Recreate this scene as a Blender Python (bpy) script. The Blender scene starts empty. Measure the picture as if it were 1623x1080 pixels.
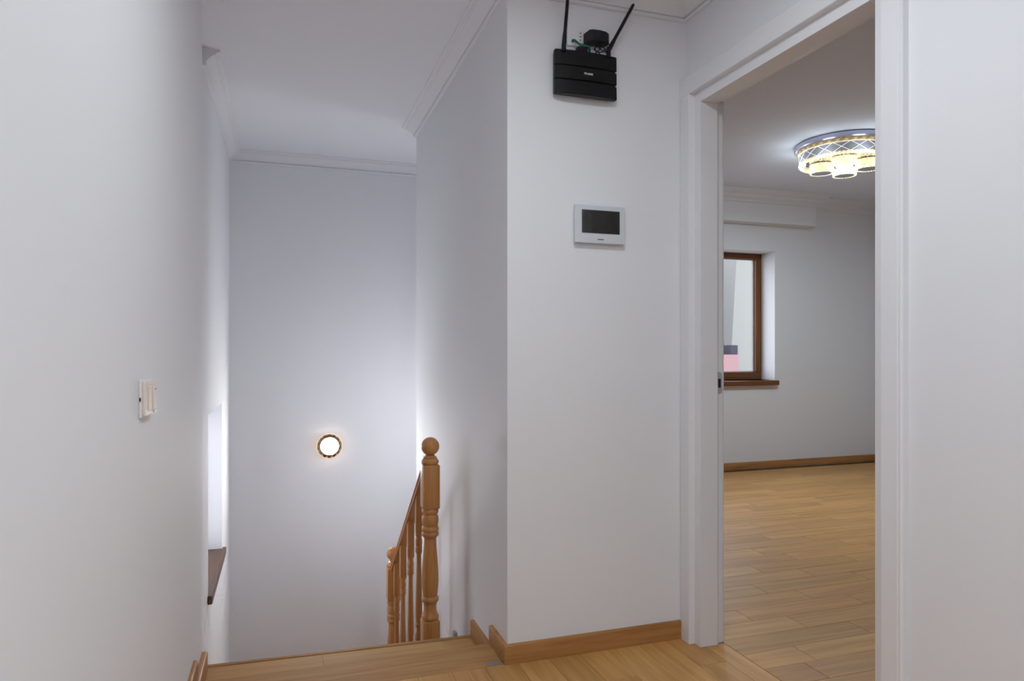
import bpy, bmesh, math, random
from mathutils import Vector, Matrix
random.seed(7)
S = bpy.context.scene
COL = S.collection
PI = math.pi

# ------------------------------------------------------------------ camera, world, lights, exposure
HOR, FPX, CAM_Z = 556.0, 1091.0, 1.12
cam_d = bpy.data.cameras.new('camera')
cam = bpy.data.objects.new('camera', cam_d); COL.objects.link(cam)
cam_d.sensor_fit = 'HORIZONTAL'; cam_d.sensor_width = 36.0
cam_d.lens = 36.0 * FPX / 1623.0
cam_d.shift_y = -(540.0 - HOR) / 1623.0
cam_d.clip_start = 0.01
cam.location = (0, 0, CAM_Z)
cam.rotation_euler = (PI / 2, 0, -math.atan(364.5 / FPX))
S.camera = cam

W = bpy.data.worlds.new('overcast'); S.world = W
W.use_nodes = True
bgn = W.node_tree.nodes['Background']
bgn.inputs['Color'].default_value = (0.88, 0.92, 1.0, 1)
bgn.inputs['Strength'].default_value = 4.0

def area(name, loc, rot, sx, sy, power, color=(1, 1, 1), shape='RECTANGLE', portal=False, spread=PI):
    l = bpy.data.lights.new(name, 'AREA'); l.shape = shape; l.size = sx; l.size_y = sy
    l.energy = power; l.color = color; l.spread = spread
    o = bpy.data.objects.new(name, l); COL.objects.link(o); o.location = loc; o.rotation_euler = rot
    if portal: l.cycles.is_portal = True
    return o
area('room_window_daylight', (3.54, 5.80, 1.45), (-PI / 2, 0, 0), 1.9, 1.25, 1, portal=True)
area('stair_window_daylight', (-0.62, 4.015, 0.38), (0, -PI / 2, 0), 0.9, 0.82, 1, portal=True)

S.view_settings.view_transform = 'Standard'
S.view_settings.look = 'None'
S.view_settings.gamma = 1.0
S.view_settings.use_curve_mapping = False
S.view_settings.exposure = 0.27
S.cycles.max_bounces = 14; S.cycles.diffuse_bounces = 8; S.cycles.glossy_bounces = 5
S.cycles.transparent_max_bounces = 12; S.cycles.caustics_reflective = False; S.cycles.caustics_refractive = False
S.cycles.sample_clamp_indirect = 6.0

# ------------------------------------------------------------------ materials
def srgb(r, g, b):
    f = lambda c: (c / 255 / 12.92) if c / 255 <= .04045 else ((c / 255 + .055) / 1.055) ** 2.4
    return (f(r), f(g), f(b), 1)

def new_mat(name):
    m = bpy.data.materials.new(name); m.use_nodes = True
    return m, m.node_tree.nodes, m.node_tree.links, m.node_tree.nodes['Principled BSDF']

def plain(name, col, rough=.5, metal=0.0, bump=0.0, bscale=60, spec=.5, rv=.05):
    m, n, l, p = new_mat(name)
    p.inputs['Base Color'].default_value = col
    p.inputs['Roughness'].default_value = rough
    p.inputs['Metallic'].default_value = metal
    p.inputs['Specular IOR Level'].default_value = spec
    tc = n.new('ShaderNodeTexCoord'); nz = n.new('ShaderNodeTexNoise')
    nz.inputs['Scale'].default_value = bscale; nz.inputs['Detail'].default_value = 4
    l.new(tc.outputs['Object'], nz.inputs['Vector'])
    mr = n.new('ShaderNodeMapRange')
    mr.inputs['To Min'].default_value = max(.02, rough - rv); mr.inputs['To Max'].default_value = min(1, rough + rv)
    l.new(nz.outputs['Fac'], mr.inputs['Value']); l.new(mr.outputs['Result'], p.inputs['Roughness'])
    if bump:
        b = n.new('ShaderNodeBump'); b.inputs['Strength'].default_value = bump; b.inputs['Distance'].default_value = .002
        l.new(nz.outputs['Fac'], b.inputs['Height']); l.new(b.outputs['Normal'], p.inputs['Normal'])
    return m

def wood(name, c_dark, c_mid, c_light, axis='X', rough=.35, vary=.22, scale=1.0, coat=0.0, spec=.27):
    """oak: long streaks along one object axis, each object offset and tinted by its random id"""
    m, n, l, p = new_mat(name)
    tc = n.new('ShaderNodeTexCoord'); oi = n.new('ShaderNodeObjectInfo')
    off = n.new('ShaderNodeVectorMath'); off.operation = 'SCALE'
    cmb = n.new('ShaderNodeCombineXYZ')
    for i in range(3): l.new(oi.outputs['Random'], cmb.inputs[i])
    l.new(cmb.outputs[0], off.inputs[0]); off.inputs['Scale'].default_value = 31.7
    add = n.new('ShaderNodeVectorMath'); add.operation = 'ADD'
    l.new(tc.outputs['Object'], add.inputs[0]); l.new(off.outputs[0], add.inputs[1])
    def streak(along, across, detail, dist):
        mp = n.new('ShaderNodeMapping')
        sc = [across * scale] * 3; sc['XYZ'.index(axis)] = along * scale
        mp.inputs['Scale'].default_value = sc
        l.new(add.outputs[0], mp.inputs['Vector'])
        t = n.new('ShaderNodeTexNoise'); t.inputs['Scale'].default_value = 1.0
        t.inputs['Detail'].default_value = detail; t.inputs['Distortion'].default_value = dist
        l.new(mp.outputs[0], t.inputs['Vector'])
        return t
    a = streak(1.6, 22, 5, .9); b = streak(5, 190, 3, .2)
    mx = n.new('ShaderNodeMix'); mx.data_type = 'FLOAT'; mx.inputs['Factor'].default_value = .38
    l.new(a.outputs['Fac'], mx.inputs['A']); l.new(b.outputs['Fac'], mx.inputs['B'])
    rp = n.new('ShaderNodeValToRGB'); e = rp.color_ramp.elements
    e[0].position = .30; e[0].color = c_dark; e[1].position = .68; e[1].color = c_light
    k = e.new(.48); k.color = c_mid
    l.new(mx.outputs['Result'], rp.inputs['Fac'])
    hs = n.new('ShaderNodeHueSaturation')
    vr = n.new('ShaderNodeMapRange'); vr.inputs['To Min'].default_value = 1 - vary; vr.inputs['To Max'].default_value = 1 + vary
    l.new(oi.outputs['Random'], vr.inputs['Value']); l.new(vr.outputs['Result'], hs.inputs['Value'])
    wn = n.new('ShaderNodeTexWhiteNoise'); wn.noise_dimensions = '1D'; l.new(oi.outputs['Random'], wn.inputs['W'])
    hr = n.new('ShaderNodeMapRange'); hr.inputs['To Min'].default_value = .5 - vary * .03; hr.inputs['To Max'].default_value = .5 + vary * .03
    l.new(wn.outputs['Value'], hr.inputs['Value']); l.new(hr.outputs['Result'], hs.inputs['Hue'])
    l.new(rp.outputs['Color'], hs.inputs['Color']); l.new(hs.outputs['Color'], p.inputs['Base Color'])
    rr = n.new('ShaderNodeMapRange'); rr.inputs['To Min'].default_value = rough - .06; rr.inputs['To Max'].default_value = rough + .08
    l.new(b.outputs['Fac'], rr.inputs['Value']); l.new(rr.outputs['Result'], p.inputs['Roughness'])
    bp = n.new('ShaderNodeBump'); bp.inputs['Strength'].default_value = .08; bp.inputs['Distance'].default_value = .001
    l.new(b.outputs['Fac'], bp.inputs['Height']); l.new(bp.outputs['Normal'], p.inputs['Normal'])
    p.inputs['Specular IOR Level'].default_value = spec
    p.inputs['Coat Weight'].default_value = coat; p.inputs['Coat Roughness'].default_value = .15
    return m

def glow(name, col, strength, base=(.9, .9, .9, 1)):
    m, n, l, p = new_mat(name)
    p.inputs['Base Color'].default_value = base; p.inputs['Roughness'].default_value = .3
    p.inputs['Emission Color'].default_value = col; p.inputs['Emission Strength'].default_value = strength
    return m

def sparkle(name, lo, hi, smin, smax, scale=160, base=(.9, .8, .55, 1)):
    """backlit cut crystal: broken up into brighter and dimmer facets"""
    m, n, l, p = new_mat(name)
    p.inputs['Base Color'].default_value = base; p.inputs['Roughness'].default_value = .08
    p.inputs['Metallic'].default_value = .0
    tc = n.new('ShaderNodeTexCoord'); v = n.new('ShaderNodeTexVoronoi'); v.inputs['Scale'].default_value = scale
    l.new(tc.outputs['Object'], v.inputs['Vector'])
    sep = n.new('ShaderNodeSeparateColor'); l.new(v.outputs['Color'], sep.inputs[0])
    mx = n.new('ShaderNodeMix'); mx.data_type = 'RGBA'; mx.inputs['A'].default_value = lo; mx.inputs['B'].default_value = hi
    l.new(sep.outputs[0], mx.inputs['Factor']); l.new(mx.outputs['Result'], p.inputs['Emission Color'])
    mr = n.new('ShaderNodeMapRange'); mr.inputs['To Min'].default_value = smin; mr.inputs['To Max'].default_value = smax
    l.new(sep.outputs[1], mr.inputs['Value']); l.new(mr.outputs['Result'], p.inputs['Emission Strength'])
    return m

def glass(name, tint=(1, 1, 1, 1)):
    m = bpy.data.materials.new(name); m.use_nodes = True
    n, l = m.node_tree.nodes, m.node_tree.links; n.clear()
    o = n.new('ShaderNodeOutputMaterial'); t = n.new('ShaderNodeBsdfTransparent'); g = n.new('ShaderNodeBsdfGlossy')
    t.inputs['Color'].default_value = tint; g.inputs['Roughness'].default_value = .02
    lw = n.new('ShaderNodeLayerWeight'); lw.inputs['Blend'].default_value = .5
    pw = n.new('ShaderNodeMath'); pw.operation = 'POWER'; pw.inputs[1].default_value = 5
    l.new(lw.outputs['Facing'], pw.inputs[0])
    f = n.new('ShaderNodeMapRange'); f.inputs['To Min'].default_value = .035; f.inputs['To Max'].default_value = .8
    l.new(pw.outputs[0], f.inputs['Value'])
    mx = n.new('ShaderNodeMixShader')
    l.new(f.outputs[0], mx.inputs[0]); l.new(t.outputs[0], mx.inputs[1]); l.new(g.outputs[0], mx.inputs[2])
    l.new(mx.outputs[0], o.inputs['Surface'])
    return m

M = {}
M['paint'] = plain('wall_paint', (.735, .745, .775, 1), .75, bump=.05, bscale=220, spec=.2)
M['ceiling'] = plain('ceiling_paint', (.735, .75, .80, 1), .85, bump=.04, bscale=200, spec=.15)
M['ceiling_room'] = plain('bounce_corrected_ceiling_paint', (.70, .74, .83, 1), .85, bump=.04, bscale=200, spec=.15)  # bluer ceiling paint; the tint offsets warm light bounced off the floor
M['gloss_white'] = plain('white_lacquer', (.73, .735, .765, 1), .34, spec=.45)
M['plaster'] = plain('cornice_plaster', (.71, .715, .75, 1), .7, spec=.2)
oak = ((.355, .172, .050, 1), (.485, .252, .080, 1), (.575, .325, .116, 1))
M['plank_x'] = wood('oak_parquet', *oak, axis='X', rough=.38, vary=.13)
M['tread'] = wood('oak_tread', (.25, .125, .050, 1), (.36, .19, .078, 1), (.44, .245, .108, 1), axis='X', rough=.6, vary=.06, spec=.08)
M['tread_light'] = wood('light_oak_tread', (.33, .175, .070, 1), (.45, .25, .105, 1), (.52, .31, .14, 1), axis='X', rough=.6, vary=.05, spec=.08)
M['base_x'] = wood('oak_baseboard', (.235, .10, .030, 1), (.35, .16, .052, 1), (.42, .21, .076, 1), axis='X', rough=.4, vary=.08)
M['base_y'] = wood('oak_baseboard_long', (.235, .10, .030, 1), (.35, .16, .052, 1), (.42, .21, .076, 1), axis='Y', rough=.4, vary=.08)
M['rail_z'] = wood('oak_turned', (.31, .135, .040, 1), (.43, .20, .068, 1), (.50, .25, .092, 1), axis='Z', rough=.3, vary=.05, coat=.1)
M['rail_x'] = wood('oak_handrail', (.31, .135, .040, 1), (.43, .20, .068, 1), (.50, .25, .092, 1), axis='X', rough=.3, vary=.05, coat=.1)
M['walnut_x'] = wood('brown_window_wood', (.09, .032, .010, 1), (.15, .056, .018, 1), (.205, .083, .03, 1), axis='X', rough=.35, vary=.03)
M['walnut_z'] = wood('brown_window_wood_upright', (.09, .032, .010, 1), (.15, .056, .018, 1), (.205, .083, .03, 1), axis='Z', rough=.35, vary=.03)
M['walnut_y'] = wood('brown_sill_wood', (.065, .03, .016, 1), (.10, .048, .026, 1), (.14, .07, .04, 1), axis='Y', rough=.35, vary=.03)
M['subfloor'] = plain('dark_joint', (.05, .028, .014, 1), .8)
M['black'] = plain('black_plastic', (.0055, .0052, .0060, 1), .38, spec=.25, rv=0)
M['black_matte'] = plain('black_satin_plastic', (.0075, .0075, .0088, 1), .45, spec=.3, rv=.01)
M['white_plastic'] = plain('white_plastic', (.74, .74, .76, 1), .4)
M['ivory'] = plain('ivory_plastic', (.74, .65, .60, 1), .35)
M['bluegrey'] = plain('pale_grey_glass_front', (.58, .61, .65, 1), .18)
M['screen'] = plain('dark_screen', (.022, .020, .019, 1), .06, spec=.7)
M['ink'] = plain('dark_print', (.03, .03, .04, 1), .5)
M['silver_ink'] = plain('silver_print', (.62, .62, .63, 1), .4)
M['steel'] = plain('brushed_steel', (.55, .55, .56, 1), .4, metal=.55)
M['hole'] = plain('dark_recess', (.01, .01, .012, 1), .7)
M['green'] = plain('green_sheath', (.004, .115, .075, 1), .4)
M['bronze'] = plain('dark_bronze', (.26, .17, .11, 1), .18, metal=1.0)
M['gold'] = plain('pale_gold', (.75, .55, .32, 1), .2, metal=.9)
M['chrome'] = plain('lilac_chrome', (.52, .52, .68, 1), .25, metal=.75)
M['mirror'] = plain('mirror_plate', (.60, .60, .62, 1), .08, metal=1.0)
M['smoke'] = plain('frosted_acrylic', (.42, .42, .46, 1), .2)
M['bar'] = glow('lit_etched_line', (1, .96, .86, 1), .55)
M['crystal'] = sparkle('lit_cut_crystal', (1, .78, .34, 1), (1, .95, .74, 1), .08, 1.05)
M['crystal_dim'] = sparkle('dim_cut_crystal', (.75, .5, .2, 1), (1, .85, .5, 1), .0, .5, base=(.35, .26, .13, 1))
M['crystal_warm'] = sparkle('warm_cut_crystal', (.9, .62, .35, 1), (1, .88, .68, 1), .05, 1.1)
M['led'] = glow('led_disc', (1, .985, .96, 1), 270.0)
M['added_lamp_white'] = glow('added_lamp_diffuser', (1, .98, .95, 1), 2.0)  # diffuser of the added, unseen lamps
M['glass'] = glass('window_glass')
M['filler'] = plain('grey_filler', (.24, .20, .17, 1), .8)
M['spacer'] = plain('spacer_grey', (.40, .39, .38, 1), .7)
M['facade_pale'] = plain('pale_render', (.20, .203, .192, 1), .9)
M['facade_lilac'] = plain('lilac_render', (.137, .131, .195, 1), .9)
M['facade_pink'] = plain('pink_render', (.25, .145, .152, 1), .9)
M['facade_window'] = plain('far_window_dark', (.040, .038, .052, 1), .9, spec=.1)
M['roof'] = plain('pale_eaves', (.42, .42, .43, 1), .9)
M['ground'] = plain('pavement', (.3, .3, .3, 1), .9)
M['grey_plastic'] = plain('grey_plastic', (.24, .24, .27, 1), .4)

# ------------------------------------------------------------------ mesh helpers
class MB:
    def __init__(self): self.bm = bmesh.new()
    def box(self, x0, y0, z0, x1, y1, z1, bev=0.0, seg=2):
        t = bmesh.new()
        bmesh.ops.create_cube(t, size=1)
        for v in t.verts:
            v.co = Vector((x0 + (x1 - x0) * (v.co.x + .5), y0 + (y1 - y0) * (v.co.y + .5), z0 + (z1 - z0) * (v.co.z + .5)))
        if bev: bmesh.ops.bevel(t, geom=t.edges[:], offset=bev, segments=seg, profile=.5, affect='EDGES')
        self._join(t); return self
    def _join(self, t, mat=None):
        if mat is not None: bmesh.ops.transform(t, matrix=mat, verts=t.verts)
        me = bpy.data.meshes.new('tmp'); t.to_mesh(me); t.free(); self.bm.from_mesh(me); bpy.data.meshes.remove(me)
    def lathe(self, prof, n=28, c=(0, 0, 0), axis='Z'):
        """prof: list of (r, z)"""
        t = bmesh.new(); rings = []
        for r, z in prof:
            if r < 1e-6: rings.append([t.verts.new((0, 0, z))])
            else: rings.append([t.verts.new((r * math.cos(2 * PI * k / n), r * math.sin(2 * PI * k / n), z)) for k in range(n)])
        for a, b in zip(rings, rings[1:]):
            for k in range(n):
                j = (k + 1) % n
                if len(a) == 1 and len(b) == 1: continue
                if len(a) == 1: t.faces.new((a[0], b[k], b[j]))
                elif len(b) == 1: t.faces.new((a[k], a[j], b[0]))
                else: t.faces.new((a[k], a[j], b[j], b[k]))
        for ring in (rings[0], rings[-1]):
            if len(ring) > 1:
                try: t.faces.new(ring)
                except ValueError: pass
        bmesh.ops.recalc_face_normals(t, faces=t.faces)
        m = Matrix.Translation(c)
        if axis == 'Y': m = m @ Matrix.Rotation(PI / 2, 4, 'X')      # local +z -> -y
        if axis == 'X': m = m @ Matrix.Rotation(PI / 2, 4, 'Y')
        self._join(t, m); return self
    def tube(self, pts, r, n=10):
        """pts: polyline, r: radius or list"""
        t = bmesh.new(); pts = [Vector(p) for p in pts]; rr = r if isinstance(r, (list, tuple)) else [r] * len(pts)
        rings = []; up = None
        for i, p in enumerate(pts):
            d = (pts[min(i + 1, len(pts) - 1)] - pts[max(i - 1, 0)]).normalized()
            if up is None: up = d.orthogonal().normalized()
            up = (up - d * up.dot(d)).normalized(); sd = d.cross(up)
            rings.append([t.verts.new(p + (up * math.cos(2 * PI * k / n) + sd * math.sin(2 * PI * k / n)) * rr[i]) for k in range(n)])
        for a, b in zip(rings, rings[1:]):
            for k in range(n): t.faces.new((a[k], a[(k + 1) % n], b[(k + 1) % n], b[k]))
        t.faces.new(rings[0][::-1]); t.faces.new(rings[-1])
        bmesh.ops.recalc_face_normals(t, faces=t.faces)
        self._join(t); return self
    def prism(self, poly, h0, h1, plane='XY', bev=0.0):
        """poly in the plane, extruded along the third axis from h0 to h1"""
        t = bmesh.new()
        f = {'XY': lambda a, b, h: (a, b, h), 'XZ': lambda a, b, h: (a, h, b), 'YZ': lambda a, b, h: (h, a, b)}[plane]
        A = [t.verts.new(f(a, b, h0)) for a, b in poly]; B = [t.verts.new(f(a, b, h1)) for a, b in poly]
        t.faces.new(A); t.faces.new(B[::-1]); k = len(poly)
        for i in range(k): t.faces.new((A[i], A[(i + 1) % k], B[(i + 1) % k], B[i]))
        bmesh.ops.recalc_face_normals(t, faces=t.faces)
        if bev: bmesh.ops.bevel(t, geom=t.edges[:], offset=bev, segments=2, profile=.5, affect='EDGES')
        self._join(t); return self
    def sweep(self, path, prof, side=1, closed=False):
        """plan polyline swept with a profile (d from the wall, z); side=1 -> profile grows to the left of travel"""
        t = bmesh.new(); P = [Vector(p) for p in path]; secs = []
        for i, p in enumerate(P):
            ds = []
            if i > 0: ds.append((P[i] - P[i - 1]).normalized())
            if i < len(P) - 1: ds.append((P[i + 1] - P[i]).normalized())
            ns = [Vector((-d.y, d.x)) * side for d in ds]
            if len(ns) == 2:
                m = (ns[0] + ns[1]); m = m / max(1e-6, m.dot(ns[0]))
            else: m = ns[0]
            secs.append([t.verts.new((p.x + m.x * d, p.y + m.y * d, z)) for d, z in prof])
        k = len(prof)
        for a, b in zip(secs, secs[1:]):
            for j in range(k): t.faces.new((a[j], a[(j + 1) % k], b[(j + 1) % k], b[j]))
        t.faces.new(secs[0]); t.faces.new(secs[-1][::-1])
        bmesh.ops.recalc_face_normals(t, faces=t.faces)
        self._join(t); return self
    def mesh(self, name, mat, smooth=None):
        me = bpy.data.meshes.new(name); self.bm.to_mesh(me); self.bm.free(); me.materials.append(mat)
        if smooth is not None:
            for p in me.polygons: p.use_smooth = True
            me.set_sharp_from_angle(angle=math.radians(smooth))
        return me
    def build(self, name, mat, parent=None, smooth=None, origin=None, **props):
        me = self.mesh(name, mat, smooth)
        o = bpy.data.objects.new(name, me); COL.objects.link(o)
        if origin is not None:
            me.transform(Matrix.Translation(-Vector(origin))); o.location = origin
        if parent is not None:
            o.parent = parent
            wl = Vector((0, 0, 0)); q = parent
            while q is not None: wl += q.location; q = q.parent
            o.location = Vector(o.location) - wl
        for k, v in props.items(): o[k] = v
        return o

def thing(name, label, cat, loc, group=None):
    o = bpy.data.objects.new(name, None); COL.objects.link(o); o.location = loc
    o.empty_display_size = .05
    o['label'] = label; o['category'] = cat
    if group: o['group'] = group
    return o
def tag(o, label, cat, group=None):
    o['label'] = label; o['category'] = cat
    if group: o['group'] = group
    return o
def struct(o, label=None, cat=None):
    o['kind'] = 'structure'
    if label: o['label'] = label
    if cat: o['category'] = cat
    return o
def sempty(name, loc, label, cat):
    o = bpy.data.objects.new(name, None); COL.objects.link(o); o.location = loc
    return struct(o, label, cat)
def link_copy(me, name, loc, rotz, parent):
    o = bpy.data.objects.new(name, me); COL.objects.link(o)
    o.parent = parent
    wl = Vector((0, 0, 0)); q = parent
    while q is not None: wl += q.location; q = q.parent
    o.location = Vector(loc) - wl; o.rotation_euler = (0, 0, rotz)
    return o
def text(name, body, size, loc, mat, parent, extr=.0004, sx=1.0, bold=0.0):
    c = bpy.data.curves.new(name, 'FONT'); c.body = body; c.size = size; c.extrude = extr
    c.align_x = 'CENTER'; c.align_y = 'CENTER'; c.offset = bold
    c.materials.append(mat)
    o = bpy.data.objects.new(name, c); COL.objects.link(o); o.parent = parent
    wl = Vector((0, 0, 0)); q = parent
    while q is not None: wl += q.location; q = q.parent
    bpy.context.view_layer.update()
    me = bpy.data.meshes.new_from_object(o.evaluated_get(bpy.context.evaluated_depsgraph_get()))
    bpy.data.objects.remove(o); me.name = name
    o = bpy.data.objects.new(name, me); COL.objects.link(o); o.parent = parent
    if not me.materials: me.materials.append(mat)
    o.location = Vector(loc) - wl; o.rotation_euler = (PI / 2, 0, 0); o.scale = (sx, 1, 1)
    return o

# ------------------------------------------------------------------ dimensions (metres, camera above the origin)
XL, XLF = -.285, -.338            # near left wall, stairwell left wall
YLE = 2.82                        # end of the near left wall
XS, YS = .765, 4.10               # wall on the right of the stairs and where it ends
YC = 2.342                        # short wall facing the camera
XR, XR2 = 1.497, 1.600            # door wall faces
YB = 5.03                         # stairwell end wall
ZC, ZR = 2.475, 2.595             # ceilings
YRB, XRR, YRN = 5.46, 5.72, .40   # room
YREAR = -1.6
ZL = -1.14                        # lower landing
DY0, DY1, DZ = 1.43, 2.235, 2.06  # doorway

# ------------------------------------------------------------------ setting: walls and ceilings
wl = MB(); wl.box(XL - .4, YREAR - .1, -.3, XL, YLE, ZC)
struct(wl.build('wall_left', M['paint']), 'plain white hall wall with a switch, along the left', 'wall')
WY0, WY1, WZ0, WZ1 = 3.61, 4.42, -.09, .81
w = MB()
w.box(XLF - .30, YLE, ZL - .1, XLF, WY0, ZC); w.box(XLF - .30, WY1, ZL - .1, XLF, YB + .1, ZC)
w.box(XLF - .30, WY0, ZL - .1, XLF, WY1, WZ0); w.box(XLF - .30, WY0, WZ1, XLF, WY1, ZC)
struct(w.build('wall_left', M['paint']), 'white stairwell wall holding the low window recess', 'wall')
w = MB(); w.box(XLF, YB, ZL - .1, XR, YB + .12, ZC)
struct(w.build('wall_back', M['paint']), 'white end wall of the stairwell with the round lamp', 'wall')
w = MB(); w.box(XS, YC + .1, ZL - .1, XS + .1, YS, ZC)
struct(w.build('wall_stair', M['paint']), 'white wall beside the railing on the right of the stairs', 'wall')
w = MB(); w.box(XS + .1, YS - .1, ZL - .1, XR, YS, ZC)
struct(w.build('wall_stair', M['paint']), 'wall of the stair landing where the flight turns', 'wall')
w = MB(); w.box(XS, YC, -.3, XR, YC + .1, ZC)
struct(w.build('wall_center', M['paint']), 'short white wall carrying the router and the intercom', 'wall')
w = MB()
w.box(XR, YREAR - .1, -.2, XR2, DY0 - .02, ZR); w.box(XR, DY1 + .02, -.2, XR2, YRB, ZR); w.box(XR, DY0 - .02, DZ + .02, XR2, DY1 + .02, ZR)
w.box(XR, YS, ZL - .1, XR2, YB + .12, -.2)
struct(w.build('wall_right', M['paint']), 'white wall pierced by the doorway, along the right', 'wall')
w = MB(); w.box(XL, YREAR - .1, -.2, XR, YREAR, ZC)
struct(w.build('wall_rear', M['paint']), 'hall wall behind the camera', 'wall')
# far room
RX0, RX1, RZ0, RZ1 = 2.60, 4.48, .836, 2.07
w = MB()
w.box(XR2, YRB, -.2, RX0, YRB + .3, ZR); w.box(RX1, YRB, -.2, XRR + .1, YRB + .3, ZR)
w.box(RX0, YRB, -.2, RX1, YRB + .3, RZ0); w.box(RX0, YRB, RZ1, RX1, YRB + .3, ZR)
struct(w.build('wall_room_back', M['paint']), 'white far wall of the room with the brown window', 'wall')
w = MB(); w.box(XRR, YRN - .1, -.2, XRR + .1, YRB, ZR)
struct(w.build('wall_room_right', M['paint']), 'right wall of the room beyond the doorway', 'wall')
w = MB(); w.box(XR2, YRN - .1, -.2, XRR, YRN, ZR)
struct(w.build('wall_room_front', M['paint']), 'near wall of the room, hidden by the door wall', 'wall')
# ceilings
c = MB(); c.box(XLF - .4, YREAR - .1, ZC, XR2 - .01, YB + .12, ZC + .1)
struct(c.build('ceiling', M['ceiling']), 'flat white ceiling over the hall and the stairs', 'ceiling')
c = MB(); c.box(XR2 - .01, YRN - .1, ZR, XRR + .1, YRB + .3, ZR + .1)
struct(c.build('ceiling', M['ceiling_room']), 'flat white ceiling of the room beyond the doorway', 'ceiling')

# soffit box over the room window
BY, BX1, BZ0, BZ1 = 5.33, 4.855, 2.312, ZR
b = MB(); b.box(XR2, BY, BZ0, BX1, YRB, BZ1, .003)
struct(b.build('trim_1', M['paint']), 'white boxed beam above the room window', 'beam')

# cornices
HP = [(0, 0), (0, -.075), (.012, -.075), (.0155, -.072), (.0155, -.066), (.0095, -.0635), (.0095, -.061), (.016, -.0595), (.0165, -.055), (.026, -.044), (.040, -.030),
      (.052, -.0205), (.055, -.0205), (.058, -.016), (.058, -.013), (.061, -.0115), (.069, -.0095), (.074, -.006), (.075, 0)]
hp = [(d, ZC + z) for d, z in HP]
s = MB(); s.sweep([(XL, YREAR), (XL, YLE), (XLF - .06, YLE)], hp, side=-1)
struct(s.build('trim_2', M['plaster'], smooth=25), 'white moulded cornice ending on the near left wall', 'cornice')
s = MB(); s.sweep([(XLF, 3.36), (XLF, YB), (XR, YB)], hp, side=-1)
struct(s.build('trim_3', M['plaster'], smooth=25), 'white moulded cornice round the end of the stairwell', 'cornice')
s = MB(); s.sweep([(XR, YS), (XS, YS), (XS, YC), (XR, YC), (XR, YREAR)], hp, side=1 if False else -1)
struct(s.build('trim_4', M['plaster'], smooth=25), 'white moulded cornice along the stair wall, router wall and door wall', 'cornice')
RPF = [(0, 0), (0, -.105), (.012, -.105), (.016, -.098), (.016, -.090), (.026, -.080), (.040, -.066), (.044, -.066), (.048, -.056), (.048, -.048),
       (.060, -.040), (.072, -.030), (.076, -.030), (.080, -.020), (.090, -.014), (.098, -.006), (.10, 0)]
rp_ = [(d, ZR + z) for d, z in RPF]
s = MB(); s.sweep([(XR2, BY), (BX1, BY), (BX1, YRB), (XRR, YRB), (XRR, YRN)], rp_, side=-1)
struct(s.build('trim_5', M['plaster'], smooth=25), 'white stepped cornice round the beam and the room', 'cornice')

# ------------------------------------------------------------------ floors: planks on a dark subfloor
def plank_mesh(L, Wd, name='plank'):
    m = MB(); g, bv, t = .0005, .0009, .010
    x1, y1 = L - g, Wd - g
    t_ = bmesh.new()
    lv = []
    for z, i in ((-t, 0), (-bv, 0), (0, bv)):
        lv.append([t_.verts.new(p) for p in ((g + i, g + i, z), (x1 - i, g + i, z), (x1 - i, y1 - i, z), (g + i, y1 - i, z))])
    t_.faces.new(lv[2])
    for a, b2 in zip(lv, lv[1:]):
        for k in range(4): t_.faces.new((a[k], a[(k + 1) % 4], b2[(k + 1) % 4], b2[k]))
    t_.faces.new(lv[0][::-1])
    m._join(t_)
    return m.mesh(name, M['plank_x'])
_pm = {}
def plank(L, Wd):
    k = (round(L, 3), round(Wd, 3))
    if k not in _pm: _pm[k] = plank_mesh(*k)
    return _pm[k]
hf = MB(); hf.box(XL, YREAR, -.06, 1.605, 2.49, -.0102)
hall_floor = struct(hf.build('floor', M['subfloor']), 'oak parquet floor of the hall up to the first step', 'floor')
HE = 2.338
xs = [-.285, -.16, -.04, .08, .20, .32, .44, .56, .68, .80, .92, 1.04, 1.16, 1.285, 1.405, 1.52]
ends = [2.05, 1.78, 1.62, 2.2, 1.9, 2.25, 1.75, 2.22, 1.92, 1.80, 1.86, 2.112, 1.70, 1.62, 2.108]
for i in range(len(xs) - 1):
    e = HE; nxt = ends[i]
    lim = HE if xs[i] >= XS - .1 or True else HE
    while e > .45:
        s0 = max(nxt, .45)
        if e - s0 > .02: link_copy(plank(e - s0, xs[i + 1] - xs[i]), 'plank', (xs[i + 1], s0, 0), PI / 2, hall_floor)
        e = s0; nxt = e - .6
# threshold strip across the doorway
link_copy(plank(DY1 - DY0 + .02, .085), 'threshold_strip', (1.605, DY0 - .01, 0), PI / 2, hall_floor)
hf2 = MB(); hf2.box(XL, YREAR, -.0101, 1.52, .45, -.0002)
hf2.build('rear_boards', M['plank_x'], hall_floor)

rf = MB(); rf.box(1.606, YRN, -.06, XRR, YRB, -.0102)
room_floor = struct(rf.build('floor', M['subfloor']), 'oak parquet floor of the room beyond the doorway', 'floor')
PW = .1248
known = {0: 1.835, 1: 2.217, 2: 2.016, 3: 1.853, 4: 2.275, 5: 2.127, 6: 2.506, 7: 2.305, 8: 2.02, 9: 2.51}
y0 = 2.012
for r in range(-9, 28):
    ya = y0 + r * PW
    if ya + PW > YRB - .004: break
    if ya < .9: continue
    off = known.get(r, 1.6 + random.choice((.08, .2, .33, .45, .55)) + random.uniform(-.03, .03))
    x = 1.606; nxt = off
    while nxt - x < .03: nxt += .6
    while nxt - .6 > x + .05: nxt -= .6
    xmax = min(XRR, 2.3 + (ya - .9) * 1.0 + .9)
    while x < xmax - .02:
        e = min(nxt, XRR)
        link_copy(plank(e - x, PW), 'plank', (x, ya, 0), 0, room_floor)
        x = e; nxt = e + .6
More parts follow.
